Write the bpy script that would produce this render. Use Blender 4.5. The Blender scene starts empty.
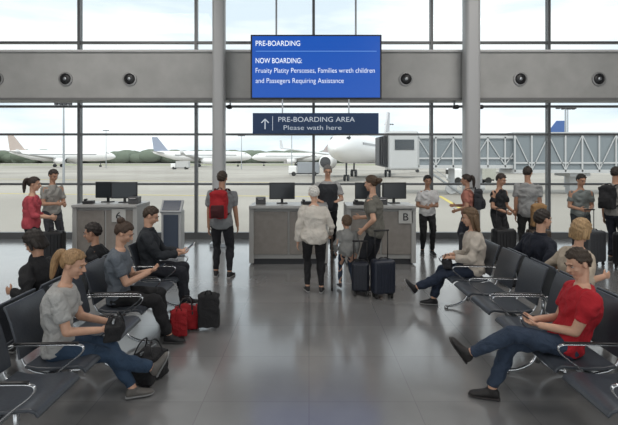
import bpy, math, random
from mathutils import Vector, Matrix, Euler
random.seed(7)
V=Vector
COL=bpy.context.scene.collection
bpy.context.scene.view_settings.view_transform='Standard'
# ------------------------------------------------------------ materials
MC={}
def mat(col,rough=.5,metal=0.,kind=None,emit=0.,scale=30.,bump=.1,alpha=1.):
    key=(tuple(round(c,3) for c in col),rough,metal,kind,emit,scale,bump)
    if key in MC: return MC[key]
    m=bpy.data.materials.new('mat'); m.use_nodes=True
    nt=m.node_tree; b=nt.nodes['Principled BSDF']
    c=(col[0],col[1],col[2],1)
    b.inputs['Base Color'].default_value=c
    b.inputs['Roughness'].default_value=rough; b.inputs['Metallic'].default_value=metal
    if emit:
        b.inputs['Base Color'].default_value=(.005,.005,.005,1)
        b.inputs['Emission Color'].default_value=c; b.inputs['Emission Strength'].default_value=emit
    if kind in('cloth','hair','skin','noise','leather'):
        tc=nt.nodes.new('ShaderNodeTexCoord')
        n=nt.nodes.new('ShaderNodeTexNoise'); n.inputs['Scale'].default_value=scale; n.inputs['Detail'].default_value=4
        nt.links.new(tc.outputs['Object'],n.inputs['Vector'])
        if kind=='hair':
            mp=nt.nodes.new('ShaderNodeMapping'); mp.inputs['Scale'].default_value=(3,3,.6)
            nt.links.new(tc.outputs['Object'],mp.inputs['Vector']); nt.links.new(mp.outputs[0],n.inputs['Vector'])
        if kind=='cloth': n.inputs['Distortion'].default_value=1.2
        r=nt.nodes.new('ShaderNodeMapRange'); amp={'cloth':.05,'hair':.35,'skin':.06,'noise':.10,'leather':.1}[kind]
        r.inputs['From Min'].default_value=.3; r.inputs['From Max'].default_value=.7
        r.inputs['To Min'].default_value=1-amp; r.inputs['To Max'].default_value=1+amp
        mx=nt.nodes.new('ShaderNodeVectorMath'); mx.operation='SCALE'; mx.inputs[0].default_value=col[:3]
        nt.links.new(n.outputs['Fac'],r.inputs['Value']); nt.links.new(r.outputs[0],mx.inputs['Scale'])
        nt.links.new(mx.outputs[0],b.inputs['Base Color'])
        if bump:
            bp=nt.nodes.new('ShaderNodeBump'); bp.inputs['Strength'].default_value=bump; bp.inputs['Distance'].default_value=.04 if kind=='cloth' else .01
            nt.links.new(n.outputs['Fac'],bp.inputs['Height']); nt.links.new(bp.outputs[0],b.inputs['Normal'])
    MC[key]=m; return m
def cloth(c): return mat(c,.9,0,'cloth',0,8,.75)
CHROME=mat((.60,.62,.64),.25,1.); STEEL=mat((.42,.44,.46),.35,.9)
BLACK=mat((.014,.014,.016),.45); DARK=mat((.035,.037,.043),.55,0,'leather',0,60,.15)
WHITE=mat((.8,.8,.8),.45); SEATM=mat((.056,.064,.078),.28,0,'leather',0,50,.08)
RUBBER=mat((.02,.02,.02),.7)
# ------------------------------------------------------------ mesh builder
class MB:
    def __init__(s): s.v=[]; s.f=[]
    def ring(s,c,u,v,n):
        i=len(s.v)
        for k in range(n):
            a=2*math.pi*k/n; s.v.append(c+u*math.cos(a)+v*math.sin(a))
        return i
    def loft(s,st,n=14,cap=True):
        ids=[s.ring(V(c),V(u),V(v),n) for c,u,v in st]
        for a,b in zip(ids,ids[1:]):
            for k in range(n):
                k2=(k+1)%n; s.f.append((a+k,a+k2,b+k2,b+k))
        if cap:
            s.f.append(tuple(ids[0]+k for k in reversed(range(n))))
            s.f.append(tuple(ids[-1]+k for k in range(n)))
    def cap(s,p0,p1,r0,r1,side=None,k=1.,n=12,flat0=False,flat1=False):
        p0=V(p0);p1=V(p1); d=(p1-p0)
        if d.length<1e-6: d=V((0,0,1e-4))
        d.normalize()
        u=V(side) if side is not None else (V((1,0,0)) if abs(d.x)<.8 else V((0,1,0)))
        u=(u-d*u.dot(d)).normalized(); v=d.cross(u)
        st=[]
        if not flat0:
            for t in(80,52,25):
                t=math.radians(t); st.append((p0-d*r0*math.sin(t)*min(1,k*1.),r0*math.cos(t)))
        st+= [(p0,r0),(p1,r1)]
        if not flat1:
            for t in(25,52,80):
                t=math.radians(t); st.append((p1+d*r1*math.sin(t)*min(1,k*1.),r1*math.cos(t)))
        s.loft([(c,u*r,v*r*k) for c,r in st],n)
    def ell(s,c,r,R=None,n=14,m=9):
        c=V(c); R=R or Matrix.Identity(3); st=[]
        for j in range(m):
            a=math.pi*(j+.35)/(m-.3)-math.pi/2
            st.append((c+R@V((0,0,r[2]*math.sin(a))),R@V((r[0]*math.cos(a),0,0)),R@V((0,r[1]*math.cos(a),0))))
        s.loft(st,n)
    def box(s,c,d,R=None):
        c=V(c); R=R or Matrix.Identity(3); i=len(s.v)
        for x in(-1,1):
            for y in(-1,1):
                for z in(-1,1): s.v.append(c+R@V((x*d[0]/2,y*d[1]/2,z*d[2]/2)))
        for q in((0,1,3,2),(4,6,7,5),(0,4,5,1),(2,3,7,6),(0,2,6,4),(1,5,7,3)): s.f.append(tuple(i+k for k in q))
    def path(s,pts,r,n=8,k=1.,side=(1,0,0)):
        pts=[V(p) for p in pts]; st=[]; N=len(pts)
        for i,p in enumerate(pts):
            d=(pts[min(i+1,N-1)]-pts[max(i-1,0)]).normalized()
            u=V(side); u=(u-d*u.dot(d))
            if u.length<1e-3: u=V((0,1,0))-d*d.y
            u.normalize(); v=d.cross(u)
            if isinstance(r,(list,tuple)):
                q=i/(N-1)*(len(r)-1); a=min(int(q),len(r)-2); rr=r[a]+(r[a+1]-r[a])*(q-a)
            else: rr=r
            st.append((p,u*rr,v*rr*k))
        s.loft(st,n)
def smoothpts(pts,it=2):
    pts=[V(p) for p in pts]
    for _ in range(it):
        o=[pts[0]]
        for a,b in zip(pts,pts[1:]): o+= [a*.75+b*.25,a*.25+b*.75]
        o.append(pts[-1]); pts=o
    return pts
def obj(name,mb,m,parent=None,smooth=False,bevel=0,loc=None,rot=None,label=None,cat=None,struct=False,group=None,kind=None):
    me=bpy.data.meshes.new(name); me.from_pydata([tuple(v) for v in mb.v],[],mb.f)
    me.update()
    if m: me.materials.append(m)
    if smooth:
        for p in me.polygons: p.use_smooth=True
    ob=bpy.data.objects.new(name,me); COL.objects.link(ob)
    if bevel:
        b=ob.modifiers.new('b','BEVEL'); b.width=bevel; b.segments=3; b.limit_method='ANGLE'
        for p in me.polygons: p.use_smooth=True
        w=ob.modifiers.new('w','WEIGHTED_NORMAL')
    if parent: ob.parent=parent
    if loc: ob.location=loc
    if rot is not None: ob.rotation_euler=(0,0,rot) if isinstance(rot,(int,float)) else rot
    if label: ob['label']=label
    if cat: ob['category']=cat
    if struct: ob['kind']='structure'
    if kind: ob['kind']=kind
    if group: ob['group']=group
    return ob
def empty(name,loc,rot=0,label='',cat='',group=None):
    o=bpy.data.objects.new(name,None); o.empty_display_size=.1; COL.objects.link(o)
    o.location=loc; o.rotation_euler=(0,0,rot); o['label']=label; o['category']=cat
    if group:o['group']=group
    return o
def box(name,c,d,m,parent=None,bevel=0,**k):
    mb=MB(); mb.box((0,0,0),d) if parent is None else mb.box(c,d)
    return obj(name,mb,m,parent,bevel=bevel,loc=(c if parent is None else None),**k)
def text(s,loc,w,h,m,parent=None,name='lettering',bold=0.):
    cu=bpy.data.curves.new(name,'FONT'); cu.body=s; cu.size=1; cu.offset=bold; cu.extrude=.004
    t=bpy.data.objects.new('t',cu); COL.objects.link(t); bpy.context.view_layer.update()
    me=bpy.data.meshes.new_from_object(t.evaluated_get(bpy.context.evaluated_depsgraph_get()))
    bpy.data.objects.remove(t)
    xs=[v.co.x for v in me.vertices]; ys=[v.co.y for v in me.vertices]
    kx=w/(max(xs)-min(xs)); ky=h/(max(ys)-min(ys)); x0,y0=min(xs),min(ys)
    for v in me.vertices:
        x,y,z=v.co; v.co=(loc[0]+(x-x0)*kx,loc[1]-z,loc[2]+(y-y0)*ky)
    me.materials.clear(); me.materials.append(m)
    o=bpy.data.objects.new(name,me); COL.objects.link(o)
    if parent:o.parent=parent
    return o
# ------------------------------------------------------------ room
def tilemat():
    m=bpy.data.materials.new('floor_tile'); m.use_nodes=True; nt=m.node_tree; b=nt.nodes['Principled BSDF']
    tc=nt.nodes.new('ShaderNodeTexCoord'); br=nt.nodes.new('ShaderNodeTexBrick')
    br.offset=0; br.inputs['Scale'].default_value=1; br.inputs['Mortar Size'].default_value=.004
    br.inputs['Brick Width'].default_value=.9; br.inputs['Row Height'].default_value=.9
    br.inputs['Color1'].default_value=(.205,.205,.206,1); br.inputs['Color2'].default_value=(.230,.230,.231,1); br.inputs['Mortar'].default_value=(.165,.165,.168,1)
    nt.links.new(tc.outputs['Object'],br.inputs['Vector'])
    n=nt.nodes.new('ShaderNodeTexNoise'); n.inputs['Scale'].default_value=1.6; n.inputs['Detail'].default_value=8
    nt.links.new(tc.outputs['Object'],n.inputs['Vector'])
    r=nt.nodes.new('ShaderNodeMapRange'); r.inputs['To Min'].default_value=.75;r.inputs['To Max'].default_value=1.2
    sc=nt.nodes.new('ShaderNodeVectorMath'); sc.operation='SCALE'
    nt.links.new(n.outputs['Fac'],r.inputs['Value']); nt.links.new(r.outputs[0],sc.inputs['Scale']); nt.links.new(br.outputs['Color'],sc.inputs[0])
    nt.links.new(sc.outputs[0],b.inputs['Base Color'])
    r2=nt.nodes.new('ShaderNodeMapRange'); r2.inputs['To Min'].default_value=.14;r2.inputs['To Max'].default_value=.30
    nt.links.new(n.outputs['Fac'],r2.inputs['Value']); nt.links.new(r2.outputs[0],b.inputs['Roughness'])
    b.inputs['Specular IOR Level'].default_value=1.0
    b.inputs['Coat Weight'].default_value=.6; b.inputs['Coat Roughness'].default_value=.13; b.inputs['Coat IOR'].default_value=1.6
    return m
box('floor',(0,3,-.1),(26,19,.2),tilemat(),struct=True)
WALLM=mat((.33,.33,.33),.6,0,'noise',0,3,.02)
box('ceiling',(0,2,7.3),(26,22,.2),mat((.5,.5,.5),.8),struct=True)
box('wall_left',(-13,3,3.6),(.2,19,7.6),WALLM,struct=True)
box('wall_right',(13,3,3.6),(.2,19,7.6),WALLM,struct=True)
box('wall_far',(0,11.5,4.1),(25.8,.6,1.17),mat((.42,.42,.41),.5,0,'noise',0,2,.02),struct=True)
FRL=mat((.15,.155,.16),.4,.3)
n=1
xs=[-12.1,-9.05,-6.0,-2.95,.12,3.2,6.26,9.3,12.3]
for x in xs:
    box('trim_%d'%n,(x,12.05,3.6),(.07,.15,7.2),FRL,struct=True); n+=1
for z in(.08,1.42,2.72,3.45,5.12,7.1):
    box('trim_%d'%n,(0,12.05,z),(25.8,.12,.055 if z not in(.08,) else .16),FRL,struct=True); n+=1
box('trim_%d'%n,(0,11.17,4.70),(25.8,.06,.05),mat((.62,.62,.62),.5),struct=True); n+=1
box('trim_%d'%n,(0,11.17,3.53),(25.8,.06,.06),mat((.18,.18,.18),.5),struct=True); n+=1
def glassmat():
    m=bpy.data.materials.new('glass'); m.use_nodes=True; nt=m.node_tree; nt.nodes.clear()
    o=nt.nodes.new('ShaderNodeOutputMaterial'); t=nt.nodes.new('ShaderNodeBsdfTransparent'); t.inputs[0].default_value=(.95,.97,.975,1)
    g=nt.nodes.new('ShaderNodeBsdfGlossy'); g.inputs['Roughness'].default_value=.02
    mx=nt.nodes.new('ShaderNodeMixShader'); mx.inputs[0].default_value=.01
    nt.links.new(t.outputs[0],mx.inputs[1]); nt.links.new(g.outputs[0],mx.inputs[2]); nt.links.new(mx.outputs[0],o.inputs[0]); return m
GL=glassmat(); w=1
for a,b in zip(xs,xs[1:]):
    box('window_%d'%w,((a+b)/2,12.05,3.6),(b-a-.07,.015,7.1),GL,struct=True); w+=1
for x,wd in((-2.14,.30),(3.86,.36)):
    e=empty('column',(x,10.95,0),0,'round-cornered grey steel column beside the window wall','column',group='hall columns')
    box('shaft',(0,0,3.6),(wd,wd,7.2),mat((.47,.475,.48),.35),e,bevel=.09)
    box('base_plate',(0,0,.05),(wd+.08,wd+.08,.1),STEEL,e,bevel=.01)
# round vents
for x in(-5.92,-4.36,2.36,5.14,7.05,-7.6):
    e=empty('air_nozzle',(x,11.2,4.02),0,'round black and steel air nozzle on the grey header','air vent',group='header air nozzles')
    mb=MB()
    mb.loft([((0,-.0,0),(.17,0,0),(0,0,.17)),((0,-.03,0),(.17,0,0),(0,0,.17)),((0,-.035,0),(.135,0,0),(0,0,.135)),((0,-.01,0),(.13,0,0),(0,0,.13))],28)
    obj('ring',mb,mat((.30,.30,.30),.4,.3),e,smooth=False)
    mb=MB(); mb.ell((0,-.01,0),(.13,.05,.13),None,20,10); obj('nozzle',mb,BLACK,e,smooth=True)
    mb=MB(); mb.ell((0,-.055,0),(.045,.02,.045),None,16,8); obj('outlet',mb,STEEL,e,smooth=True)
for x in(-1.95,3.6,4.2):
    e=empty('security_camera',(x,11.3,3.36),0,'small dark camera on a bracket below the header','camera',group='ceiling cameras')
    box('bracket',(0,0.1,.08),(.04,.04,.16),STEEL,e,bevel=.005)
    mb=MB(); mb.cap((0,.1,0),(0,-.12,-.02),.05,.055,flat1=True); obj('housing',mb,BLACK,e,smooth=True)
# ------------------------------------------------------------ screen and sign
BLUE=mat((.001,.085,.47),.3,0,None,.95)
TXT=mat((.85,.92,1),.4,0,None,1.1)
e=empty('display_screen',(.16,10.4,3.42),0,'large blue boarding display screen with white text, hung from above','screen')
box('bezel',(0,0.03,.73),(2.96,.1,1.46),BLACK,e,bevel=.01)
box('panel',(0,-.03,.73),(2.88,.02,1.38),BLUE,e)
for x in(-.9,.9): box('hanger_rod',(x,.03,2.6+.73),(.04,.04,3.75),STEEL,e)
ty=-.045
text('PRE-BOARDING',(-1.36,ty,1.20),1.0,.115,TXT,e,bold=.0)
box('divider_line',(0,ty,1.08),(2.72,.008,.014),mat((.15,.35,.85),.4,0,None,.8),e)
text('NOW BOARDING:',(-1.36,ty,.81),1.04,.115,TXT,e,bold=.0)
text('Fruaity Platity Persceses, Families wreth children',(-1.36,ty,.56),2.68,.14,TXT,e,bold=-.012)
text('and Passegers Requiring Assistance',(-1.36,ty,.33),1.98,.14,TXT,e,bold=-.012)
e=empty('hanging_sign',(.15,10.4,2.64),0,'dark blue hanging sign with white arrow and lettering, under the screen','sign')
box('panel',(0,0,.235),(2.84,.07,.47),mat((.006,.038,.12),.45),e,bevel=.008)
for x in(-.75,.75): box('hanger_rod',(x,.0,.62),(.03,.03,.32),STEEL,e)
T2=mat((.62,.70,.78),.4,0,None,.8)
mb=MB(); yy=-.04
mb.box((-1.14,yy,.215),(.022,.01,.22)); 
for sx in(-1,1): mb.box((-1.14+sx*.04,yy,.29),(.022,.01,.12),Matrix.Rotation(-sx*math.radians(45),3,'Y'))
obj('arrow',mb,T2,e)
box('divider_line',(-.97,yy,.235),(.010,.01,.32),T2,e)
text('PRE-BOARDING AREA',(-.84,yy,.27),1.72,.11,T2,e,bold=-.004)
text('Please wath here',(-.72,yy,.09),1.30,.10,T2,e,bold=-.01)
# ------------------------------------------------------------ benches
def slab(mb,prof,th,wd,x0=0):
    n=len(prof); P=[V((0,p[0],p[1])) for p in prof]; up=[];dn=[]
    for i,p in enumerate(P):
        d=(P[min(i+1,n-1)]-P[max(i-1,0)]).normalized(); nn=V((0,-d.z,d.y)) 
        up.append(p); dn.append(p-nn*th)
    loop=up+dn[::-1]; m=len(loop); i0=len(mb.v)
    for sx in(-1,1):
        for q in loop: mb.v.append(V((x0+sx*wd/2,q.y,q.z)))
    for k in range(m):
        k2=(k+1)%m; mb.f.append((i0+k,i0+k2,i0+m+k2,i0+m+k))
    for k in range(n-1):
        a,b,c,d=k,k+1,m-2-k,m-1-k
        mb.f.append((i0+a,i0+d,i0+c,i0+b)); mb.f.append((i0+m+a,i0+m+b,i0+m+c,i0+m+d))
seatprof=[(-.22,.445),(-.12,.425),(0,.425),(.12,.436),(.19,.443),(.225,.43),(.24,.405)]
backprof=[(-.375,.92),(-.355,.885),(-.32,.79),(-.288,.68),(-.262,.58),(-.25,.51)]
def bench(loc,rot,n,label,seatm=SEATM,group='waiting benches',pitch=.62):
    e=empty('airport_bench',(loc[0],loc[1],0),rot,label,'bench',group)
    L=n*pitch
    mb=MB(); mb.box((0,-.05,.36),(L+.05,.06,.05)); obj('beam',mb,STEEL,e,bevel=.008)
    for i in range(n):
        x=(i-(n-1)/2)*pitch
        mb=MB(); slab(mb,seatprof,-.028,.53,x); obj('seat',mb,seatm,e,bevel=.010)
        mb=MB(); slab(mb,backprof,.022,.52,x); obj('backrest',mb,seatm,e,bevel=.009)
        for sx in(-.2,.2):
            mb=MB(); mb.path(smoothpts([(x+sx,-.05,.37),(x+sx,-.26,.41),(x+sx,-.30,.60),(x+sx,-.345,.76)]),.010,8)
            obj('back_support',mb,CHROME,e,smooth=True)
    for i in range(n+1):
        x=(i-n/2)*pitch
        mb=MB(); pts=smoothpts([(x,-.30,.64),(x,-.22,.645),(x,.1,.65),(x,.27,.65),(x,.25,.58),(x,.12,.49),(x,-.02,.36)],3)
        mb.path(pts,.016,8,.45); obj('armrest',mb,CHROME,e,smooth=True)
        mb=MB(); mb.path(smoothpts([(x,-.27,.655),(x,.0,.662),(x,.22,.665)],1),.017,10,.26); obj('arm_pad',mb,BLACK,e,smooth=True)
    for x in((-(L/2-.3)),(L/2-.3)):
        mb=MB()
        mb.path(smoothpts([(x,-.05,.35),(x,-.06,.12),(x,-.2,.035),(x,-.32,.025)]),.016,8)
        mb.path(smoothpts([(x,-.05,.35),(x,-.04,.12),(x,.12,.035),(x,.26,.025)]),.016,8)
        mb.path([(x,-.05,.36),(x,-.05,.1)],.022,10)
        for yy in(-.31,.25): mb.cap((x,yy,0.0),(x,yy,.03),.028,.022,flat0=True,flat1=True)
        obj('leg',mb,CHROME,e,smooth=True)
    return e
R90=math.pi/2
LX,RX=-1.97,2.15
bench((LX,3.80,0),-R90,3,'three-seat bench in dark slate with chrome arms, beside the aisle')
bench((LX-.05,5.75,0),-R90,3,'three-seat dark slate bench with chrome arms, further down the aisle')
bench((LX-.84,4.75,0),R90,4,'four-seat dark bench standing back to back with another row')
bench((RX,3.80,0),R90,3,'three-seat bench in dark slate, man in red sits on it')
bench((RX,5.74,0),R90,3,'three-seat dark slate bench, woman in cream blouse at its end')
bench((RX+.82,4.8,0),-R90,4,'dark slate bench standing back to back with another row')
# ------------------------------------------------------------ counters and office things
CB=mat((.25,.23,.21),.5,0,'noise',0,8,.02); CL=mat((.38,.38,.37),.45); 
def counter(x0,x1,y,label,letter=None,lx=0):
    w=x1-x0; e=empty('gate_counter',((x0+x1)/2,y,0),0,label,'counter','gate counters')
    box('body',(0,.36,.60),(w-.06,.66,.98),CL,e,bevel=.01)
    box('plinth',(0,.36,.06),(w-.12,.60,.12),DARK,e)
    for k in range(2): box('front_panel',(-w/4+.02+k*(w/2-.04),.02,.62),(w/2-.08,.03,.84),CB,e,bevel=.006)
    box('countertop',(0,.34,1.13),(w+.02,.80,.06),mat((.42,.42,.41),.3),e,bevel=.012)
    box('end_panel',(-w/2+.035,.35,.58),(.09,.74,1.1),mat((.40,.40,.39),.4),e,bevel=.01)
    box('end_panel',(w/2-.035,.35,.58),(.09,.74,1.1),mat((.40,.40,.39),.4),e,bevel=.01)
    if letter:
        p=box('letter_plate',(lx,-.01,.94),(.28,.02,.26),mat((.50,.50,.48),.4),e,bevel=.004)
        text(letter,(lx-.05,-.025,.87),.10,.14,BLACK,p)
    return e
counter(-4.72,-3.44,9.2,'grey gate counter with pale front plate marked 6',"6",.28)
counter(-1.16,.36,9.0,'wide grey gate counter with brown front panel')
counter(.74,2.08,9.0,'grey gate counter with pale plate marked B','B',.48)
def monitor(x,y,z,rot,label='black desktop monitor on the gate counter',w=.52):
    e=empty('monitor',(x,y,z),rot,label,'monitor','counter monitors')
    box('bezel',(0,0,.26),(w,.035,.34),BLACK,e,bevel=.008)
    box('screen_glass',(0,-.02,.26),(w-.04,.006,.30),mat((.02,.025,.03),.15),e)
    box('stand',(0,.03,.08),(.05,.03,.16),BLACK,e); box('base',(0,.02,.01),(.22,.16,.02),BLACK,e,bevel=.005)
monitor(-.55,9.4,1.16,.1); monitor(1.2,9.4,1.16,-.1); monitor(-3.85,9.6,1.16,.15); monitor(-4.25,9.7,1.16,-.1); monitor(1.75,9.45,1.16,.2)
for x,y in((-.05,9.25),(1.0,9.2),(-4.5,9.4)):
    e=empty('desk_phone',(x,y,1.16),.2,'small black desk phone on the counter','phone','desk phones')
    box('base',(0,0,.03),(.2,.2,.06),BLACK,e,bevel=.01); mb=MB(); mb.cap((-.06,-.07,.08),(-.06,.07,.08),.022,.022); obj('handset',mb,BLACK,e,smooth=True)
for x,y in((-.98,9.35),(1.45,9.25),(-3.58,9.45)):
    e=empty('ticket_printer',(x,y,1.16),.1,'small dark grey boarding pass printer on the counter','printer','counter printers')
    box('body',(0,0,.07),(.2,.26,.14),mat((.08,.08,.085),.45),e,bevel=.015); box('paper_slot',(0,-.132,.10),(.14,.01,.02),BLACK,e)
    mb=MB(); mb.box((0,-.16,.11),(.11,.07,.004)); obj('paper',mb,WHITE,e)
def kiosk(x,y,rot,label,w=.44):
    e=empty('self_service_kiosk',(x,y,0),rot,label,'kiosk','kiosks')
    box('base',(0,0,.03),(w+.05,.5,.06),STEEL,e,bevel=.01)
    box('cabinet',(0,.05,.50),(w,.30,.90),mat((.46,.47,.48),.4),e,bevel=.03)
    box('front_panel',(0,-.11,.48),(w-.12,.02,.76),mat((.03,.045,.075),.35),e,bevel=.005)
    mb=MB(); mb.box((0,-.02,1.03),(w+.03,.07,.32),Matrix.Rotation(math.radians(-40),3,'X')); obj('screen_housing',mb,mat((.46,.48,.50),.4),e,bevel=.015)
    mb=MB(); mb.box((0,-.052,1.06),(w-.06,.01,.25),Matrix.Rotation(math.radians(-40),3,'X')); obj('touch_screen',mb,mat((.02,.04,.08),.25),e)
kiosk(-3.0,10.1,0,'grey self-service kiosk with dark front panel by the windows')
# ------------------------------------------------------------ luggage
def suitcase(x,y,rot,label,c,h=.58,w=.40,d=.25,handle=.42):
    e=empty('suitcase',(x,y,0),rot,label,'suitcase','rolling suitcases'); m=mat(c,.45,0,'leather',0,40,.1)
    z=.07+h/2
    box('shell',(0,0,z),(w,d,h),m,e,bevel=.045)
    mb=MB()
    for k in range(5): mb.box(((k-2)*w*.16,-d/2-.002,z),(.02,.016,h*.82))
    obj('front_ribs',mb,m,e,bevel=.004)
    box('zipper_band',(0,0,z),(w+.006,.02,h+.006),BLACK,e,bevel=.008)
    for sx in(-1,1):
        for sy in(-1,1):
            mb=MB(); mb.cap((sx*(w/2-.05)-.012,sy*(d/2-.05),.032),(sx*(w/2-.05)+.012,sy*(d/2-.05),.032),.032,.032,flat0=True,flat1=True,n=16); mb.box((sx*(w/2-.05),sy*(d/2-.05),.06),(.035,.03,.04)); obj('wheel',mb,RUBBER,e)
    mb=MB(); t=.07+h
    for sx in(-.1,.1): mb.path([(sx,d/2-.05,t-.05),(sx,d/2-.05,t+handle)],.008)
    mb.cap((-.11,d/2-.05,t+handle),(.11,d/2-.05,t+handle),.014,.014); obj('telescopic_handle',mb,BLACK if handle>.1 else m,e,smooth=True)
    mb=MB(); mb.path(smoothpts([(-.08,-.03,t-.01),(-.06,-.03,t+.035),(.06,-.03,t+.035),(.08,-.03,t-.01)]),.009); obj('carry_handle',mb,BLACK,e,smooth=True)
    return e
bake=[]
def softobj(name,mb,m,parent,vox=.012,sm=4,disp=0.,**k):
    o=obj(name,mb,m,parent,smooth=True,**k)
    r=o.modifiers.new('r','REMESH'); r.mode='VOXEL'; r.voxel_size=vox; r.use_smooth_shade=True
    s=o.modifiers.new('s','SMOOTH'); s.factor=.5; s.iterations=sm
    if disp:
        t=bpy.data.textures.get('folds')
        if not t:
            t=bpy.data.textures.new('folds','MARBLE'); t.noise_scale=.13; t.turbulence=7; t.marble_type='SOFT'; t.noise_depth=0
        d=o.modifiers.new('d','DISPLACE'); d.texture=t; d.strength=disp; d.mid_level=.5; d.texture_coords='LOCAL'
    bake.append(o); return o
def backpack(loc,rot,label,c,c2=None,s=1.,tilt=0,straps=True):
    """local: wearer faces +y, pack extends toward -y"""
    e=empty('backpack',loc,rot,label,'backpack','backpacks'); e.rotation_euler=(tilt,0,rot); e.scale=(s,s,s)
    m=cloth(c); m2=cloth(c2 or tuple(q*.6 for q in c))
    mb=MB(); mb.box((0,-.09,.24),(.27,.15,.40)); mb.ell((0,-.09,.42),(.135,.085,.07)); mb.ell((0,-.12,.2),(.135,.09,.18)); softobj('main_compartment',mb,m,e,.014,6,.015)
    mb=MB(); mb.box((0,-.19,.15),(.2,.06,.2)); mb.ell((0,-.2,.15),(.1,.05,.1)); softobj('front_pocket',mb,m2,e,.012,4,.008)
    mb=MB(); mb.path(smoothpts([(-.04,-.03,.46),(-.03,-.03,.51),(.03,-.03,.51),(.04,-.03,.46)]),.009); obj('top_handle',mb,m2,e,smooth=True)
    if straps:
        for sx in(-1,1):
            mb=MB(); mb.path(smoothpts([(sx*.07,-.03,.44),(sx*.10,.05,.505),(sx*.115,.17,.46),(sx*.125,.215,.33),(sx*.14,.14,.16),(sx*.12,-.0,.08)],3),.022,8,.3); obj('shoulder_strap',mb,m2,e,smooth=True)
    return e
def duffel(loc,rot,label,c,l=.42,r=.15,nm='travel_bag',cat='bag'):
    e=empty(nm,loc,rot,label,cat,'soft bags'); m=cloth(c)
    mb=MB(); mb.box((0,0,r*.9),(l*.95,r*1.6,r*1.5)); mb.ell((0,0,r),(l*.52,r,r)); softobj('body',mb,m,e,.013,6,.02)
    for sy in(-1,1):
        mb=MB(); mb.path(smoothpts([(-l*.25,sy*r*.8,r*1.3),(-l*.2,sy*r*.3,r*2.5),(l*.2,sy*r*.3,r*2.5),(l*.25,sy*r*.8,r*1.3)],3),.009,8,.6); obj('handle',mb,BLACK,e,smooth=True)
    mb=MB(); mb.box((0,0,r*1.86),(l*.7,.015,.02)); obj('zipper',mb,STEEL,e)
    return e
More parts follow.
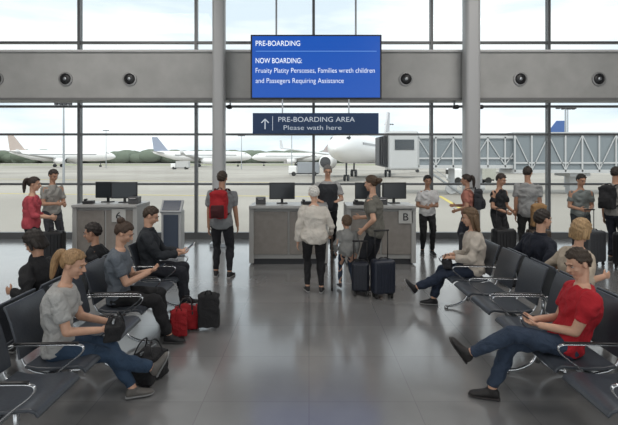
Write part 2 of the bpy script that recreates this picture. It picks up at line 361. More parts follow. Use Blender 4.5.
# ------------------------------------------------------------ people
def ik(a,t,l1,l2,pole):
    a=V(a);t=V(t); d=t-a; L=d.length; mx=(l1+l2)*.998
    if L>mx: d=d*(mx/L); t=a+d; L=mx
    L=max(L,abs(l1-l2)+.02)
    dn=d.normalized(); x=(l1*l1-l2*l2+L*L)/(2*L); hh=math.sqrt(max(l1*l1-x*x,0))
    p=V(pole); p=(p-dn*p.dot(dn)).normalized()
    return a+dn*x+p*hh, a+dn*L
def person(loc,rot,label,h=1.75,sit=False,w=1.,fem=False,lean=(0,0),twist=0,side=0,head=(0,0),
           hr=None,hl=None,pr=(-1,0,0),pl=(1,0,0),dr=None,dl=None,cr=.35,cl=.35,fr=None,fl=None,tr=None,tl=None,kr=None,kl=None,er=None,el=None,
           skin=(.55,.34,.25),hair='short',hc=(.05,.03,.02),top=(.3,.3,.3),sleeve=.55,loose=0.,hem=-.07,bot=(.04,.05,.08),shoe=(.05,.05,.05),sole=(.3,.3,.3),
           near=False,seatz=.445,jacket=None,headk=1.,py=None,glasses=False,beard=None,vest=None):
    s=h/1.75; rad=math.radians
    rot=rad(rot); twist=rad(twist); l0,l1=rad(lean[0]),rad(lean[1])
    pz=(seatz+.105*s) if sit else .925*s
    if py is None: py=-.09 if sit else 0
    P=V((0,py,pz))
    def ang(t): return l0+(l1-l0)*max(0,min(1,t/.55))
    def fr_(t):
        return Matrix.Rotation(twist*max(0,min(1,t/.45)),3,'Z')@Matrix.Rotation(rad(side),3,'Y')@Matrix.Rotation(-ang(t),3,'X')
    def sp(t):
        p=P.copy(); st=.02
        if t<0: return p+fr_(0)@V((0,0,t*s))
        c=0
        while c<t-1e-6:
            d=min(st,t-c); p=p+fr_(c)@V((0,0,d*s)); c+=d
        return p
    sw=.155 if fem else .178; sw*=w*s
    rings=[(-.12,.10,.075),(-.06,.158,.10),(0,.165 if fem else .158,.11),(.06,.155,.107),(.13,.125 if fem else .14,.092),(.22,.132 if fem else .15,.098),(.31,.148 if fem else .168,.118 if fem else .116),(.38,.150 if fem else .175,.110),(.43,.140 if fem else .165,.092),(.47,.108 if fem else .125,.075),(.50,.075,.062),(.53,.058,.056)]
    def torso(mb,t0,t1,off,n=24):
        st=[]
        for t,a,b in rings:
            if t<t0-1e-6 or t>t1+1e-6: continue
            F=fr_(t); st.append((sp(t),F@V(((a*w+off)*s,0,0)),F@V((0,(b*(w*.6+.4)+off)*s,0))))
        mb.loft(st,n)
    Ft=fr_(.45); SH={}; EL={}; WR={}; HP={}; KN={}; AN={}
    hs=dict(R=hr or (.23*w,.04,.80*s),L=hl or (-.23*w,.04,.80*s))
    fs=dict(R=fr or ((.11,.38,.085) if sit else (.10,-.02,.085)),L=fl or ((-.11,.38,.085) if sit else (-.10,.03,.085)))
    for S,sx in(('R',1),('L',-1)):
        SH[S]=sp(.432)+Ft@V((sx*sw,0,0))
        pole={'R':er,'L':el}[S] or (sx*.45,-.7,-.5)
        EL[S],WR[S]=ik(SH[S],hs[S],.285*s,.255*s,pole)
        HP[S]=sp(-.02)+fr_(0)@V((sx*.088*s*(w*.5+.5),0,0))
        kp={'R':kr,'L':kl}[S] or ((sx*.08,.3,1) if sit else (sx*.08,1,0))
        KN[S],AN[S]=ik(HP[S],fs[S],.43*s,.425*s,kp)
    Rh=Matrix.Rotation(twist,3,'Z')@Matrix.Rotation(rad(head[0]),3,'Z')@Matrix.Rotation(-rad(head[1]),3,'X')
    nb=sp(.52); up=fr_(.55)@V((0,0,1)); hk=headk*(.5+.5*s)*1.02
    fw=Matrix.Rotation(twist,3,'Z')@V((0,1,0))
    C=nb+ (up*.6+V((0,0,.4))).normalized()*(.176*s)+fw*.018
    def H(p): return C+Rh@(V(p)*hk)
    def leg(mb,S,off,f=1.,toankle=1.,flat=False,n=14):
        a,k,b=HP[S],KN[S],AN[S]
        mb.cap(a,a.lerp(k,.5),(.084*w+off)*s,(.072+off)*s,n=n); mb.cap(a.lerp(k,.5),k,(.072+off)*s,(.053+off*f)*s,n=n)
        d=(b-k); bk=(fr_(0)@V((0,-1,0))); bk=(bk-d.normalized()*bk.dot(d.normalized()))
        if bk.length>1e-3: bk.normalize()
        m1=k.lerp(b,.3)+bk*.012*s
        mb.cap(k,m1,(.051+off*f)*s,(.054+off*f)*s,n=n)
        e_=k.lerp(b,toankle); mb.cap(m1,e_,(.054+off*f)*s,(.036+off*f*1.1)*s,n=n,flat1=flat)
    ar=.047 if fem else .053
    def arm(mb,S,off,upto,flat=True,n=12):
        a,e_,b=SH[S],EL[S],WR[S]
        if upto<=1:
            mb.cap(a,a.lerp(e_,upto),(ar*w+off)*s,(ar-.008+off*1.5)*s,n=n,flat1=flat)
        else:
            mb.cap(a,e_,(ar*w+off)*s,(.040+off)*s,n=n)
            q=e_.lerp(b,upto-1); mb.cap(e_,q,(.040+off)*s,(.029+off*1.0)*s,n=n,flat1=flat)
    # body
    mb=MB(); torso(mb,-.12,.53,0)
    nr=.047 if fem else .053
    mb.cap(sp(.49),H((0,-.02,-.05)),nr*s,(nr-.002)*s)
    hh=[((0,-.012,.025),(.074,.093,.085)),((0,.026,-.03),(.06,.062,.075)),((0,.060,-.092),(.025,.021,.019)),((0,.02,-.062),(.053,.055,.04)),
        ((0,.080,.028),(.046,.015,.009)),((.033,.060,-.022),(.022,.023,.022)),((-.033,.060,-.022),(.022,.023,.022)),((0,.083,-.055),(.024,.012,.012)),
        ((0,.096,-.026),(.017,.013,.010)),((.077,-.006,-.004),(.010,.019,.031)),((-.077,-.006,-.004),(.010,.019,.031))]
    for c,r in hh: mb.ell(H(c),[q*hk for q in r],Rh)
    mb.cap(H((0,.084,.014)),H((0,.108,-.022)),.009*hk,.0125*hk)
    for S in'RL':
        sx=1 if S=='R' else -1
        leg(mb,S,0); arm(mb,S,0,2.,flat=False)
        mb.cap(sp(.42),SH[S],.055*s,.048*s)
        wr=WR[S]; d=V({'R':dr,'L':dl}[S]) if {'R':dr,'L':dl}[S] else (WR[S]-EL[S])
        d.normalize(); nn=V({'R':pr,'L':pl}[S]); nn=(nn-d*nn.dot(d))
        if nn.length<1e-3: nn=V((0,.1,1))-d*V((0,.1,1)).dot(d)
        nn.normalize()
        sd=d.cross(nn)*sx; g=(.5+.5*s)*(1 if not fem else .93); cu={'R':cr,'L':cl}[S]
        mb.cap(wr-d*.01,wr+d*.075*g,.026*g,.036*g,side=sd,k=.5)
        for k,(o,L) in enumerate(((.030,.072),(.010,.082),(-.011,.076),(-.031,.060))):
            b0=wr+d*(.085-.004*abs(k-1))*g+sd*o*g; q=b0; th=cu*.5
            mb.cap(wr+d*.05*g+sd*o*.8*g,b0,.0105*g,.0098*g,n=8)
            for j,fl_ in enumerate((.45,.32,.23)):
                dd=d*math.cos(th)+nn*math.sin(th)+sd*(o*.9 if j==0 else 0)
                q2=q+dd.normalized()*L*fl_*g; mb.cap(q,q2,(.0098-.0009*j)*g,(.0092-.0009*j)*g,n=8); q=q2; th+=cu*(1.25-.05*k)
        b0=wr+d*.025*g+sd*.025*g; t1=b0+(d*.55+sd*.75+nn*.25).normalized()*.04*g; t2=t1+(d*.85+sd*.25+nn*(.2+cu*.5)).normalized()*.032*g
        mb.cap(b0,t1,.0135*g,.0115*g,n=8); mb.cap(t1,t2,.0112*g,.009*g,n=8)
    SK=mat(skin,.5,0,'skin',0,25,.05)
    body=softobj('person',mb,SK,None,.0062 if near else .0085,3 if near else 2)
    body.location=(loc[0],loc[1],0); body.rotation_euler=(0,0,rot)
    body['label']=label; body['category']='person'
    # shoes
    for S in'RL':
        a=AN[S]; sx=1 if S=='R' else -1
        up_=(KN[S]-a).normalized(); tv={'R':tr,'L':tl}[S]
        f=V(tv) if tv else V((sx*.18,1,0))
        if tv is None: up_=V((0,0,1))
        f=(f-up_*f.dot(up_)).normalized() if tv else f.normalized(); si=f.cross(up_).normalized()
        g=s*(.94 if fem else 1.)
        def lf(st,mbx):
            mbx.loft([(a+f*y*g+up_*z*g,si*rx*g,up_*rz*g) for y,z,rx,rz in st],16)
        mb=MB(); lf([(-.066,-.045,.018,.018),(-.055,-.035,.03,.038),(-.02,-.025,.037,.052),(.03,-.032,.04,.044),(.08,-.045,.046,.033),(.13,-.053,.047,.026),(.17,-.058,.038,.021),(.192,-.062,.018,.012)],mb)
        mb.cap(a+up_*.015*s,a-up_*.03*s,.043*s,.04*s,n=14,flat0=True)
        sh=softobj('shoe',mb,mat(shoe,.6,0,'leather',0,30,.1),body,.008,2)
        mb=MB(); lf([(-.07,-.075,.026,.010),(-.055,-.075,.036,.0115),(0,-.075,.036,.0105),(.08,-.075,.046,.0105),(.13,-.075,.048,.0105),(.175,-.073,.036,.0105),(.198,-.07,.014,.008)],mb)
        obj('sole',mb,mat(sole,.6),sh,smooth=True)
    # trousers, shirt
    vx=.009 if near else .012
    mb=MB(); torso(mb,-.12,.06,.008)
    for S in'RL': leg(mb,S,.012,1.15,.94,flat=True)
    softobj('trousers',mb,cloth(bot),body,vx,3,.018)
    off=.016+loose
    mb=MB()
    torso(mb,-.06 if hem>-.1 else -.12,.50,off)
    for S in'RL':
        mb.cap(sp(.42),SH[S],(.060+loose*.5)*s,(.054+loose*.5)*s); arm(mb,S,.010+loose*.6,sleeve)
    mb.cap(sp(.46),sp(.512),.080*s,.066*s,flat1=True)
    if jacket=='collar':
        mb.cap(sp(.50),sp(.54),.076*s,.068*s,flat1=True)
    softobj('jacket' if jacket else 'shirt',mb,cloth(top),body,vx,3,.026)
    if vest:
        mb=MB(); torso(mb,-.06,.49,off+.014); softobj('vest',mb,cloth(vest),body,.012,3,.01)
    # face parts
    EW=mat((.5,.47,.45),.25); ED=mat((.03,.02,.015),.15)
    for sx in(-1,1):
        mb=MB(); mb.ell(H((sx*.031,.0745,.006)),[.0135*hk,.0105*hk,.0068*hk],Rh,12,8); eo=obj('eye',mb,EW,body,smooth=True)
        mb=MB(); mb.ell(H((sx*.031,.0822,.006)),[.0055*hk,.0040*hk,.0055*hk],Rh,10,6); obj('iris',mb,ED,eo,smooth=True)
        mb=MB(); mb.path([H((sx*.015,.0825,.012)),H((sx*.031,.0845,.0145)),H((sx*.046,.074,.010))],[.002*hk,.003*hk,.002*hk],6); obj('eyelid',mb,mat((skin[0]*.55,skin[1]*.5,skin[2]*.5),.6),body,smooth=True)
        mb=MB(); mb.path([H((sx*.012,.093,.028)),H((sx*.032,.091,.034)),H((sx*.05,.075,.026))],[.003*hk,.004*hk,.002*hk],6); obj('eyebrow',mb,mat(tuple(q*.8 for q in hc),.8),body,smooth=True)
    mb=MB(); mb.ell(H((0,.0905,-.055)),[.021*hk,.006*hk,.0055*hk],Rh,12,7); obj('mouth',mb,mat((skin[0]*.75,skin[1]*.5,skin[2]*.5),.5),body,smooth=True)
    # hair
    mb=MB(); nu,nv=56,36; i0=len(mb.v)
    tied=hair in('bun','lowbun','pony')
    thick={'short':.011,'bob':.021,'long':.018}.get(hair,.013)
    rnd=random.Random(len(label)*7+int(h*100)); a1,a2=rnd.uniform(0,6),rnd.uniform(0,6)
    for j in range(nv+1):
        ph=math.pi*j/nv
        for i in range(nu):
            th=2*math.pi*i/nu; dx,dy,dz=math.sin(ph)*math.cos(th),math.sin(ph)*math.sin(th),math.cos(ph)
            hl_=.56-.10*abs(dx)+.05*math.sin(th*5+a1)
            if dy>.60: lim=hl_
            elif dy>.34: q=(dy-.34)/.26; q=q*q*(3-2*q); lim=-.12*(1-q)+hl_*q
            elif dy>-.15: lim=-.12 if dy>.16 else (-.22 if tied else -.02)
            else: lim=-.02-.80*min(1,(-dy-.15)/.25)
            if hair in('bob','long') and dy<.34: lim-=.25
            k=max(0,min(1,(dz-lim)/.16+.5)); k=k*k*(3-2*k)
            top_=max(0,dz)**1.5*(.004 if tied else .010)
            amp=.6 if tied else 1.3
            nz=amp*(.0026*math.sin(th*11+ph*4+a1)+.002*math.sin(th*23-ph*9+a2)+.0012*rnd.uniform(-1,1)+.0025*math.sin(th*5-ph*13+a2))
            t_=-.014+(thick+top_+.014+nz)*k
            q=V((dx*(.074+t_),dy*(.093+t_)-.012,dz*(.085+t_)+.025)); mb.v.append(H(q))
    for j in range(nv):
        for i in range(nu):
            a=i0+j*nu+i; b=i0+j*nu+(i+1)%nu; mb.f.append((a,a+nu,b+nu,b))
    if hair=='bun': mb.ell(H((0,-.095,.100)),[.046*hk,.046*hk,.042*hk],Rh)
    if hair=='lowbun':
        mb.ell(H((0,-.135,.025)),[.048*hk,.046*hk,.046*hk],Rh); mb.ell(H((.01,-.165,.03)),[.028*hk,.026*hk,.03*hk],Rh)
    if hair=='pony':
        mb.path([H(p) for p in smoothpts([(0,-.09,.06),(0,-.135,.065),(0,-.155,-.01),(0,-.14,-.10),(0,-.13,-.18)])],[.018,.028,.034,.034,.03,.02,.006],10)
    if hair in('long','bob'):
        z=-.20 if hair=='long' else -.085
        for xx in(-.062,-.03,0,.03,.062): mb.cap(H((xx,-.055-.03*(1-abs(xx)/.06),0)),H((xx*1.15,-.065,z+abs(xx)*.3)),.04*hk,.024*hk)
        for sx in(-1,1): mb.cap(H((sx*.076,-.012,.02)),H((sx*.080,-.006,z*.8)),.022*hk,.014*hk)
    obj('hair',mb,mat(hc,.55,0,'hair',0,40,.8),body,smooth=True)
    if glasses:
        mb=MB()
        for sx in(-1,1):
            mb.path([H((sx*.031+.02*math.cos(a),.099,.004+.016*math.sin(a))) for a in [k*math.pi/6 for k in range(13)]],.002,6)
            mb.path([H((sx*.051,.098,.008)),H((sx*.08,.0,.008))],.002,6)
        mb.path([H((-.011,.101,.008)),H((.011,.101,.008))],.002,6); obj('glasses',mb,BLACK,body)
    M=Matrix.Translation(body.location)@Matrix.Rotation(rot,4,'Z')
    mid=(WR['R']+WR['L'])/2
    return lambda dy,dz: M@(mid+V((0,dy,dz)))
def phone(p,rot,label='black smartphone with a dark screen, held in hand',w=.075,h=.15,tilt=60,nm='smartphone',cat='phone',m=None):
    e=empty(nm,p,rot,label,cat,'handheld devices'); e.rotation_euler=(math.radians(tilt),0,rot)
    box('case',(0,0,0),(w,h,.009),m or BLACK,e,bevel=.003); box('screen_glass',(0,0,.006),(w*.9,h*.92,.002),mat((.05,.07,.1),.08),e)
S1=(.60,.35,.24); S2=(.48,.265,.175); S3=(.36,.195,.12)
JEAN=(.028,.055,.10); NAVY=(.02,.027,.05); BLK=(.014,.014,.016)
rd=math.radians
# --- seated, left side
f=person((LX,3.80),-76,'seated woman with blonde ponytail, grey T-shirt, jeans, bag on lap',1.65,True,fem=True,w=1.0,lean=(-6,22),head=(-12,20),
  hr=(.10,.24,.66),hl=(-.10,.26,.66),pr=(-.5,0,-1),pl=(.5,0,-1),cr=.5,cl=.5,fr=(-.10,.70,.20),fl=(-.04,.48,.085),tr=(-.1,1,.25),kr=(0,.2,1),
  skin=S1,hair='pony',hc=(.33,.20,.095),top=(.40,.40,.39),sleeve=.66,loose=.006,bot=JEAN,shoe=(.13,.12,.11),sole=(.25,.25,.25),near=True)
p=f(.09,-.11); duffel((p.x,p.y,.55),-1.3,'black leather handbag resting on a lap',(.014,.014,.016),.28,.085,'handbag','handbag')
f=person((LX-.06,5.13),-80,'seated woman with dark bun, slate T-shirt, looking at phone',1.74,True,fem=True,w=.97,lean=(-6,12),head=(0,30),
  hr=(.06,.24,.80),hl=(-.06,.24,.79),pr=(-.5,.1,1),pl=(.5,.1,1),cr=.6,cl=.6,fr=(.06,.46,.085),fl=(-.14,.40,.085),
  skin=S1,hair='bun',hc=(.06,.035,.022),top=(.12,.14,.165),sleeve=.66,loose=.004,bot=BLK,shoe=BLK,sole=(.06,.06,.06),near=True)
phone(f(.10,.045),rd(-80),'black smartphone with dark screen, held above the lap',tilt=25)
f=person((LX-.14,6.37),-80,'seated man in dark open jacket reading a tablet',1.82,True,lean=(-8,6),head=(0,26),
  hr=(.10,.30,.76),hl=(-.12,.30,.76),pr=(-.3,.1,1),pl=(.3,.1,1),cr=.5,cl=.5,skin=S1,hair='short',hc=(.055,.035,.022),top=(.022,.026,.032),sleeve=1.9,loose=.010,jacket='collar',bot=(.02,.022,.03),shoe=BLK)
phone(f(.15,.07),rd(-80),'white tablet held above the lap',w=.2,h=.15,tilt=40,nm='tablet',cat='tablet',m=WHITE)
person((-2.76,5.80),95,'seated dark-haired child in black top, back to the aisle',1.50,True,headk=1.08,lean=(0,8),head=(0,12),skin=S2,hc=(.02,.014,.012),top=(.014,.015,.018),bot=BLK,fr=(.10,.34,.085),fl=(-.10,.34,.085))
person((-2.82,4.72),80,'seated person with dark tousled hair and black jacket',1.66,True,lean=(0,12),head=(0,30),skin=S2,hc=(.018,.013,.01),top=(.012,.012,.014),sleeve=1.9,loose=.012,jacket='collar',bot=BLK,hair='bob')
# --- seated, right side
f=person((RX,3.80),80,'seated man in red T-shirt and jeans, legs crossed, holding phone',1.70,True,w=1.06,lean=(-32,6),head=(14,22),py=.03,
  hr=(.06,.24,.70),hl=(-.06,.24,.69),pr=(-.5,.2,1),pl=(.5,.2,1),cr=.6,cl=.6,fr=(.04,.60,.085),fl=(.05,.78,.38),tl=(.05,.8,.55),kl=(-.2,.2,1),
  skin=S1,hair='short',hc=(.045,.03,.02),top=(.42,.012,.022),sleeve=.64,loose=.008,bot=(.032,.05,.085),shoe=(.02,.018,.018),sole=(.035,.03,.03),near=True)
phone(f(.10,.045),rd(80),'black smartphone held by the man in red',tilt=35)
f=person((RX+.05,6.36),82,'seated woman in cream blouse and jeans with legs crossed',1.78,True,fem=True,lean=(-2,10),head=(-5,14),
  hr=(.08,.22,.72),hl=(-.08,.22,.71),pr=(-.6,0,-1),pl=(.6,0,-1),fr=(.08,.46,.085),fl=(.06,.70,.24),tl=(0,1,.15),
  skin=S1,hair='long',hc=(.14,.085,.045),top=(.58,.52,.45),sleeve=1.8,loose=.012,bot=(.02,.03,.055),shoe=BLK,near=True)
p=f(.06,-.12); duffel((p.x,p.y,.55),1.3,'dark small bag on the lap of the seated woman',(.02,.02,.024),.22,.075,'handbag','handbag')
person((2.98,5.82),-80,'seated man in dark navy jacket, back to the aisle',1.86,True,w=1.08,lean=(0,8),head=(0,5),skin=S1,hc=(.025,.018,.014),top=(.010,.013,.024),sleeve=1.9,loose=.016,jacket='collar',bot=BLK)
person((3.02,5.08),-85,'seated woman with short blonde hair and beige shirt',1.80,True,fem=True,w=1.12,lean=(0,10),head=(25,10),skin=S1,hair='bob',hc=(.40,.26,.13),top=(.50,.42,.33),sleeve=1.3,loose=.014,bot=(.1,.09,.08))
# --- standing, middle
person((-1.53,8.05),-3,'man in grey shirt wearing red backpack, waiting at the counter',1.86,w=1.03,lean=(2,4),head=(0,4),fr=(.14,.0,.085),fl=(-.12,.08,.085),hr=(.25,.16,.86),
  skin=S2,hc=(.045,.03,.02),top=(.22,.23,.24),sleeve=.66,loose=.01,bot=(.016,.017,.022),shoe=BLK,hem=-.12)
backpack((-1.53,7.93,1.02),rd(-3),'red hiking backpack with dark straps worn on a back',(.36,.014,.02),(.06,.012,.015),1.08)
f=person((.08,7.08),2,'elderly woman with white-grey hair, cream cardigan, leaning on a cane',1.65,fem=True,w=1.12,lean=(6,10),head=(4,6),hr=(.27,.20,.86),pr=(0,0,-1),dr=(0,1,-.3),cr=.8,hl=(-.25,.06,.78),fr=(.11,0,.085),fl=(-.10,.06,.085),
  skin=S1,hair='short',hc=(.74,.72,.68),top=(.64,.60,.54),sleeve=1.9,loose=.022,hem=-.12,bot=(.014,.014,.016),shoe=BLK,jacket='knit')
e=empty('walking_cane',(.36,7.22,0),0,'slim dark walking cane with curved handle, held by an elderly woman','cane')
mb=MB(); mb.path([(0,0,.02),(0,0,.80)],.012,10); obj('shaft',mb,mat((.05,.03,.02),.4),e,smooth=True)
mb=MB(); mb.path(smoothpts([(0,0,.78),(0,.0,.85),(0,-.05,.86),(0,-.11,.84)]),.014,10); obj('handle',mb,mat((.05,.03,.02),.4),e,smooth=True)
mb=MB(); mb.cap((0,0,0),(0,0,.04),.018,.014,flat0=True); obj('rubber_tip',mb,RUBBER,e,smooth=True)
person((.60,7.3),5,'small child in light grey hooded jacket and jeans, from behind',1.14,headk=1.12,w=1.0,lean=(0,2),head=(8,0),hl=(-.17,.06,.60),hr=(.17,.06,.56),skin=S1,hc=(.12,.075,.045),top=(.30,.30,.29),sleeve=1.9,loose=.018,hem=-.12,bot=(.03,.045,.075),shoe=(.05,.05,.06),jacket='collar')
person((1.03,7.18),62,'woman in olive grey T-shirt and dark trousers with suitcase',1.82,w=.96,fem=True,lean=(2,6),head=(-8,8),hr=(.16,.30,1.12),hl=(-.20,.12,.98),cr=.5,fr=(.11,-.05,.085),fl=(-.1,.10,.085),
  skin=S1,hair='lowbun',hc=(.07,.04,.022),top=(.15,.145,.125),sleeve=.66,loose=.010,hem=-.12,bot=(.016,.017,.022),shoe=(.07,.05,.04))
suitcase(1.10,6.86,.2,'dark navy rolling suitcase with raised handle',(.012,.017,.032),.50,.34,.22,.42)
suitcase(.78,6.98,-.1,'small dark rolling suitcase beside the child',(.015,.018,.028),.44,.26,.20,.30)
person((.40,9.95),182,'gate agent with grey hair, pale shirt and dark vest at counter',1.95,w=1.05,lean=(2,8),head=(0,14),hr=(.2,.32,1.2),hl=(-.2,.32,1.2),cr=.2,cl=.2,pr=(0,0,-1),pl=(0,0,-1),
  skin=S1,hc=(.22,.21,.20),top=(.42,.42,.42),sleeve=.7,loose=.012,bot=BLK,hair='short',glasses=True,vest=(.035,.038,.045))
person((2.57,10.0),176,'man in white shirt and black trousers facing into the hall',1.72,w=.95,lean=(0,4),head=(5,10),hr=(.1,.24,1.05),hl=(-.08,.24,1.08),cr=.7,cl=.7,skin=S3,hc=(.015,.012,.01),top=(.6,.6,.6),sleeve=.7,loose=.008,bot=BLK,shoe=BLK)
person((3.32,9.6),60,'woman in salmon pink top with grey backpack, side view',1.76,fem=True,lean=(0,4),head=(0,8),hr=(.1,.27,1.08),hl=(-.15,.2,1.0),skin=S2,hair='pony',hc=(.03,.018,.014),top=(.42,.17,.13),sleeve=.7,bot=(.03,.032,.045))
backpack((3.42,9.54,1.0),rd(60),'charcoal backpack worn by a standing woman',(.035,.038,.045),None,.95)
person((3.95,9.6),-150,'person in black T-shirt, looking down',1.77,lean=(0,8),head=(10,22),hr=(.12,.25,1.0),hl=(-.12,.25,1.0),cr=.6,cl=.6,skin=S2,hc=(.04,.025,.02),top=(.018,.019,.023),sleeve=.7,bot=(.03,.03,.033))
person((4.52,9.5),-20,'tall man in light grey T-shirt and dark trousers',1.92,w=1.0,lean=(0,4),head=(-20,10),skin=S2,hc=(.035,.025,.02),top=(.30,.305,.305),sleeve=.65,loose=.008,hem=-.12,bot=(.04,.04,.04))
person((5.66,9.6),170,'man in sage grey shirt standing with a bag',1.76,w=1.0,lean=(0,6),head=(15,18),hr=(.1,.25,1.05),hl=(-.1,.25,1.05),skin=S2,hc=(.02,.018,.014),top=(.18,.20,.195),sleeve=.65,bot=(.035,.04,.045))
person((6.12,9.2),-60,'man in pale shirt with dark backpack near luggage',1.92,w=1.0,lean=(0,4),head=(0,6),skin=S2,hc=(.03,.022,.018),top=(.30,.285,.27),sleeve=.65,bot=(.02,.022,.035))
backpack((5.98,9.14,1.05),rd(-60),'black backpack worn beside rolling luggage',(.02,.02,.023),None,1.05)
suitcase(5.55,9.0,.2,'grey rolling suitcase with raised handle near the windows',(.06,.063,.07),.6,.42,.26,.4)
suitcase(5.95,8.6,-.2,'black upright rolling suitcase beside travellers',(.015,.015,.018),.62,.42,.26,.35)
suitcase(3.85,9.1,.1,'black rolling suitcase standing beside travellers',(.012,.012,.014),.62,.42,.26,.4)
suitcase(3.15,9.0,.3,'dark grey rolling suitcase beside travellers',(.03,.03,.036),.55,.38,.25,.4)
backpack((4.42,8.95,.74),0,'tan canvas backpack standing on a suitcase',(.34,.20,.09),(.22,.13,.06),1.,straps=False)
suitcase(4.42,8.86,0,'brown suitcase carrying a tan backpack',(.06,.04,.028),.64,.4,.26,.05)
# --- standing, far side by left counter
person((-4.86,8.05),-70,'woman in coral pink top and dark trousers with dark ponytail',1.76,fem=True,lean=(0,5),head=(-5,10),hr=(.10,.30,1.05),hl=(-.1,.28,1.02),cr=.6,cl=.6,skin=S1,hair='pony',hc=(.03,.018,.014),top=(.46,.07,.09),sleeve=1.4,loose=.010,bot=(.015,.017,.022),shoe=(.15,.15,.15))
person((-5.42,9.7),-120,'person in pale grey shirt looking at a phone',1.86,w=.97,lean=(0,6),head=(0,22),hr=(.1,.3,1.15),hl=(-.1,.3,1.12),cr=.6,cl=.6,skin=S2,hc=(.04,.03,.025),top=(.32,.31,.29),sleeve=.7,bot=(.05,.05,.06))
suitcase(-4.95,8.9,.1,'black rolling suitcase beside the gate counter',(.012,.012,.014),.6,.4,.26,.2)
# floor bags
duffel((-1.50,5.62,0),.2,'red soft travel bag standing on the floor by the bench',(.30,.010,.015),.32,.15)
backpack((-1.20,5.48,0),rd(190),'black backpack resting on the floor beside a red bag',(.018,.018,.02),None,.95,straps=False)
backpack((-1.48,5.24,0),rd(200),'red backpack resting on the floor by the bench',(.30,.010,.015),(.12,.008,.01),.70,straps=False)
duffel((-1.50,4.30,0),1.3,'black soft bag on the floor beside the bench',(.014,.014,.016),.34,.15)
duffel((3.4,7.6,0),.3,'dark duffel bag on the floor by travellers',(.02,.02,.024),.5,.2)
# ------------------------------------------------------------ outside
APR=bpy.data.materials.new('apron'); APR.use_nodes=True; nt=APR.node_tree; b=nt.nodes['Principled BSDF']; b.inputs['Roughness'].default_value=.85
tc=nt.nodes.new('ShaderNodeTexCoord'); nz=nt.nodes.new('ShaderNodeTexNoise'); nz.inputs['Scale'].default_value=.04; nz.inputs['Detail'].default_value=6
cr=nt.nodes.new('ShaderNodeValToRGB'); cr.color_ramp.elements[0].position=.35; cr.color_ramp.elements[0].color=(.29,.27,.24,1); cr.color_ramp.elements[1].position=.65; cr.color_ramp.elements[1].color=(.41,.385,.345,1)
nt.links.new(tc.outputs['Object'],nz.inputs['Vector']); nt.links.new(nz.outputs['Fac'],cr.inputs[0]); nt.links.new(cr.outputs[0],b.inputs['Base Color'])
box('ground_apron',(0,262,-1.1),(900,499,.2),APR,struct=True)
box('ground_grass',(0,290,-.98),(900,60,.04),mat((.22,.24,.12),.9,0,'noise',0,.1,0),struct=True)
for i,(x,y,r,l) in enumerate(((-35,70,1.3,90),(10,32,-.15,14),(-14,40,1.45,30))):
    mb=MB(); mb.box((0,0,0),(.3,l,.012)); obj('painted_line',mb,mat((.6,.5,.15),.8),loc=(x,y,-.99),rot=r,label='faded yellow guide line painted on the apron',cat='road marking',group='apron lines')
mb=MB(); random.seed(5)
for k in range(600):
    x=random.uniform(-430,430); y=random.uniform(420,480); r=random.uniform(4,7); mb.ell((x,y,random.uniform(1,5)+1),(r*2.0,r,r*.95),None,8,6)
obj('tree_line',mb,mat((.14,.17,.13),.95,0,'noise',0,.3,0),smooth=True,label='long band of hazy green trees beyond the airfield',cat='trees',kind='stuff')
FW=mat((.84,.84,.84),.3)
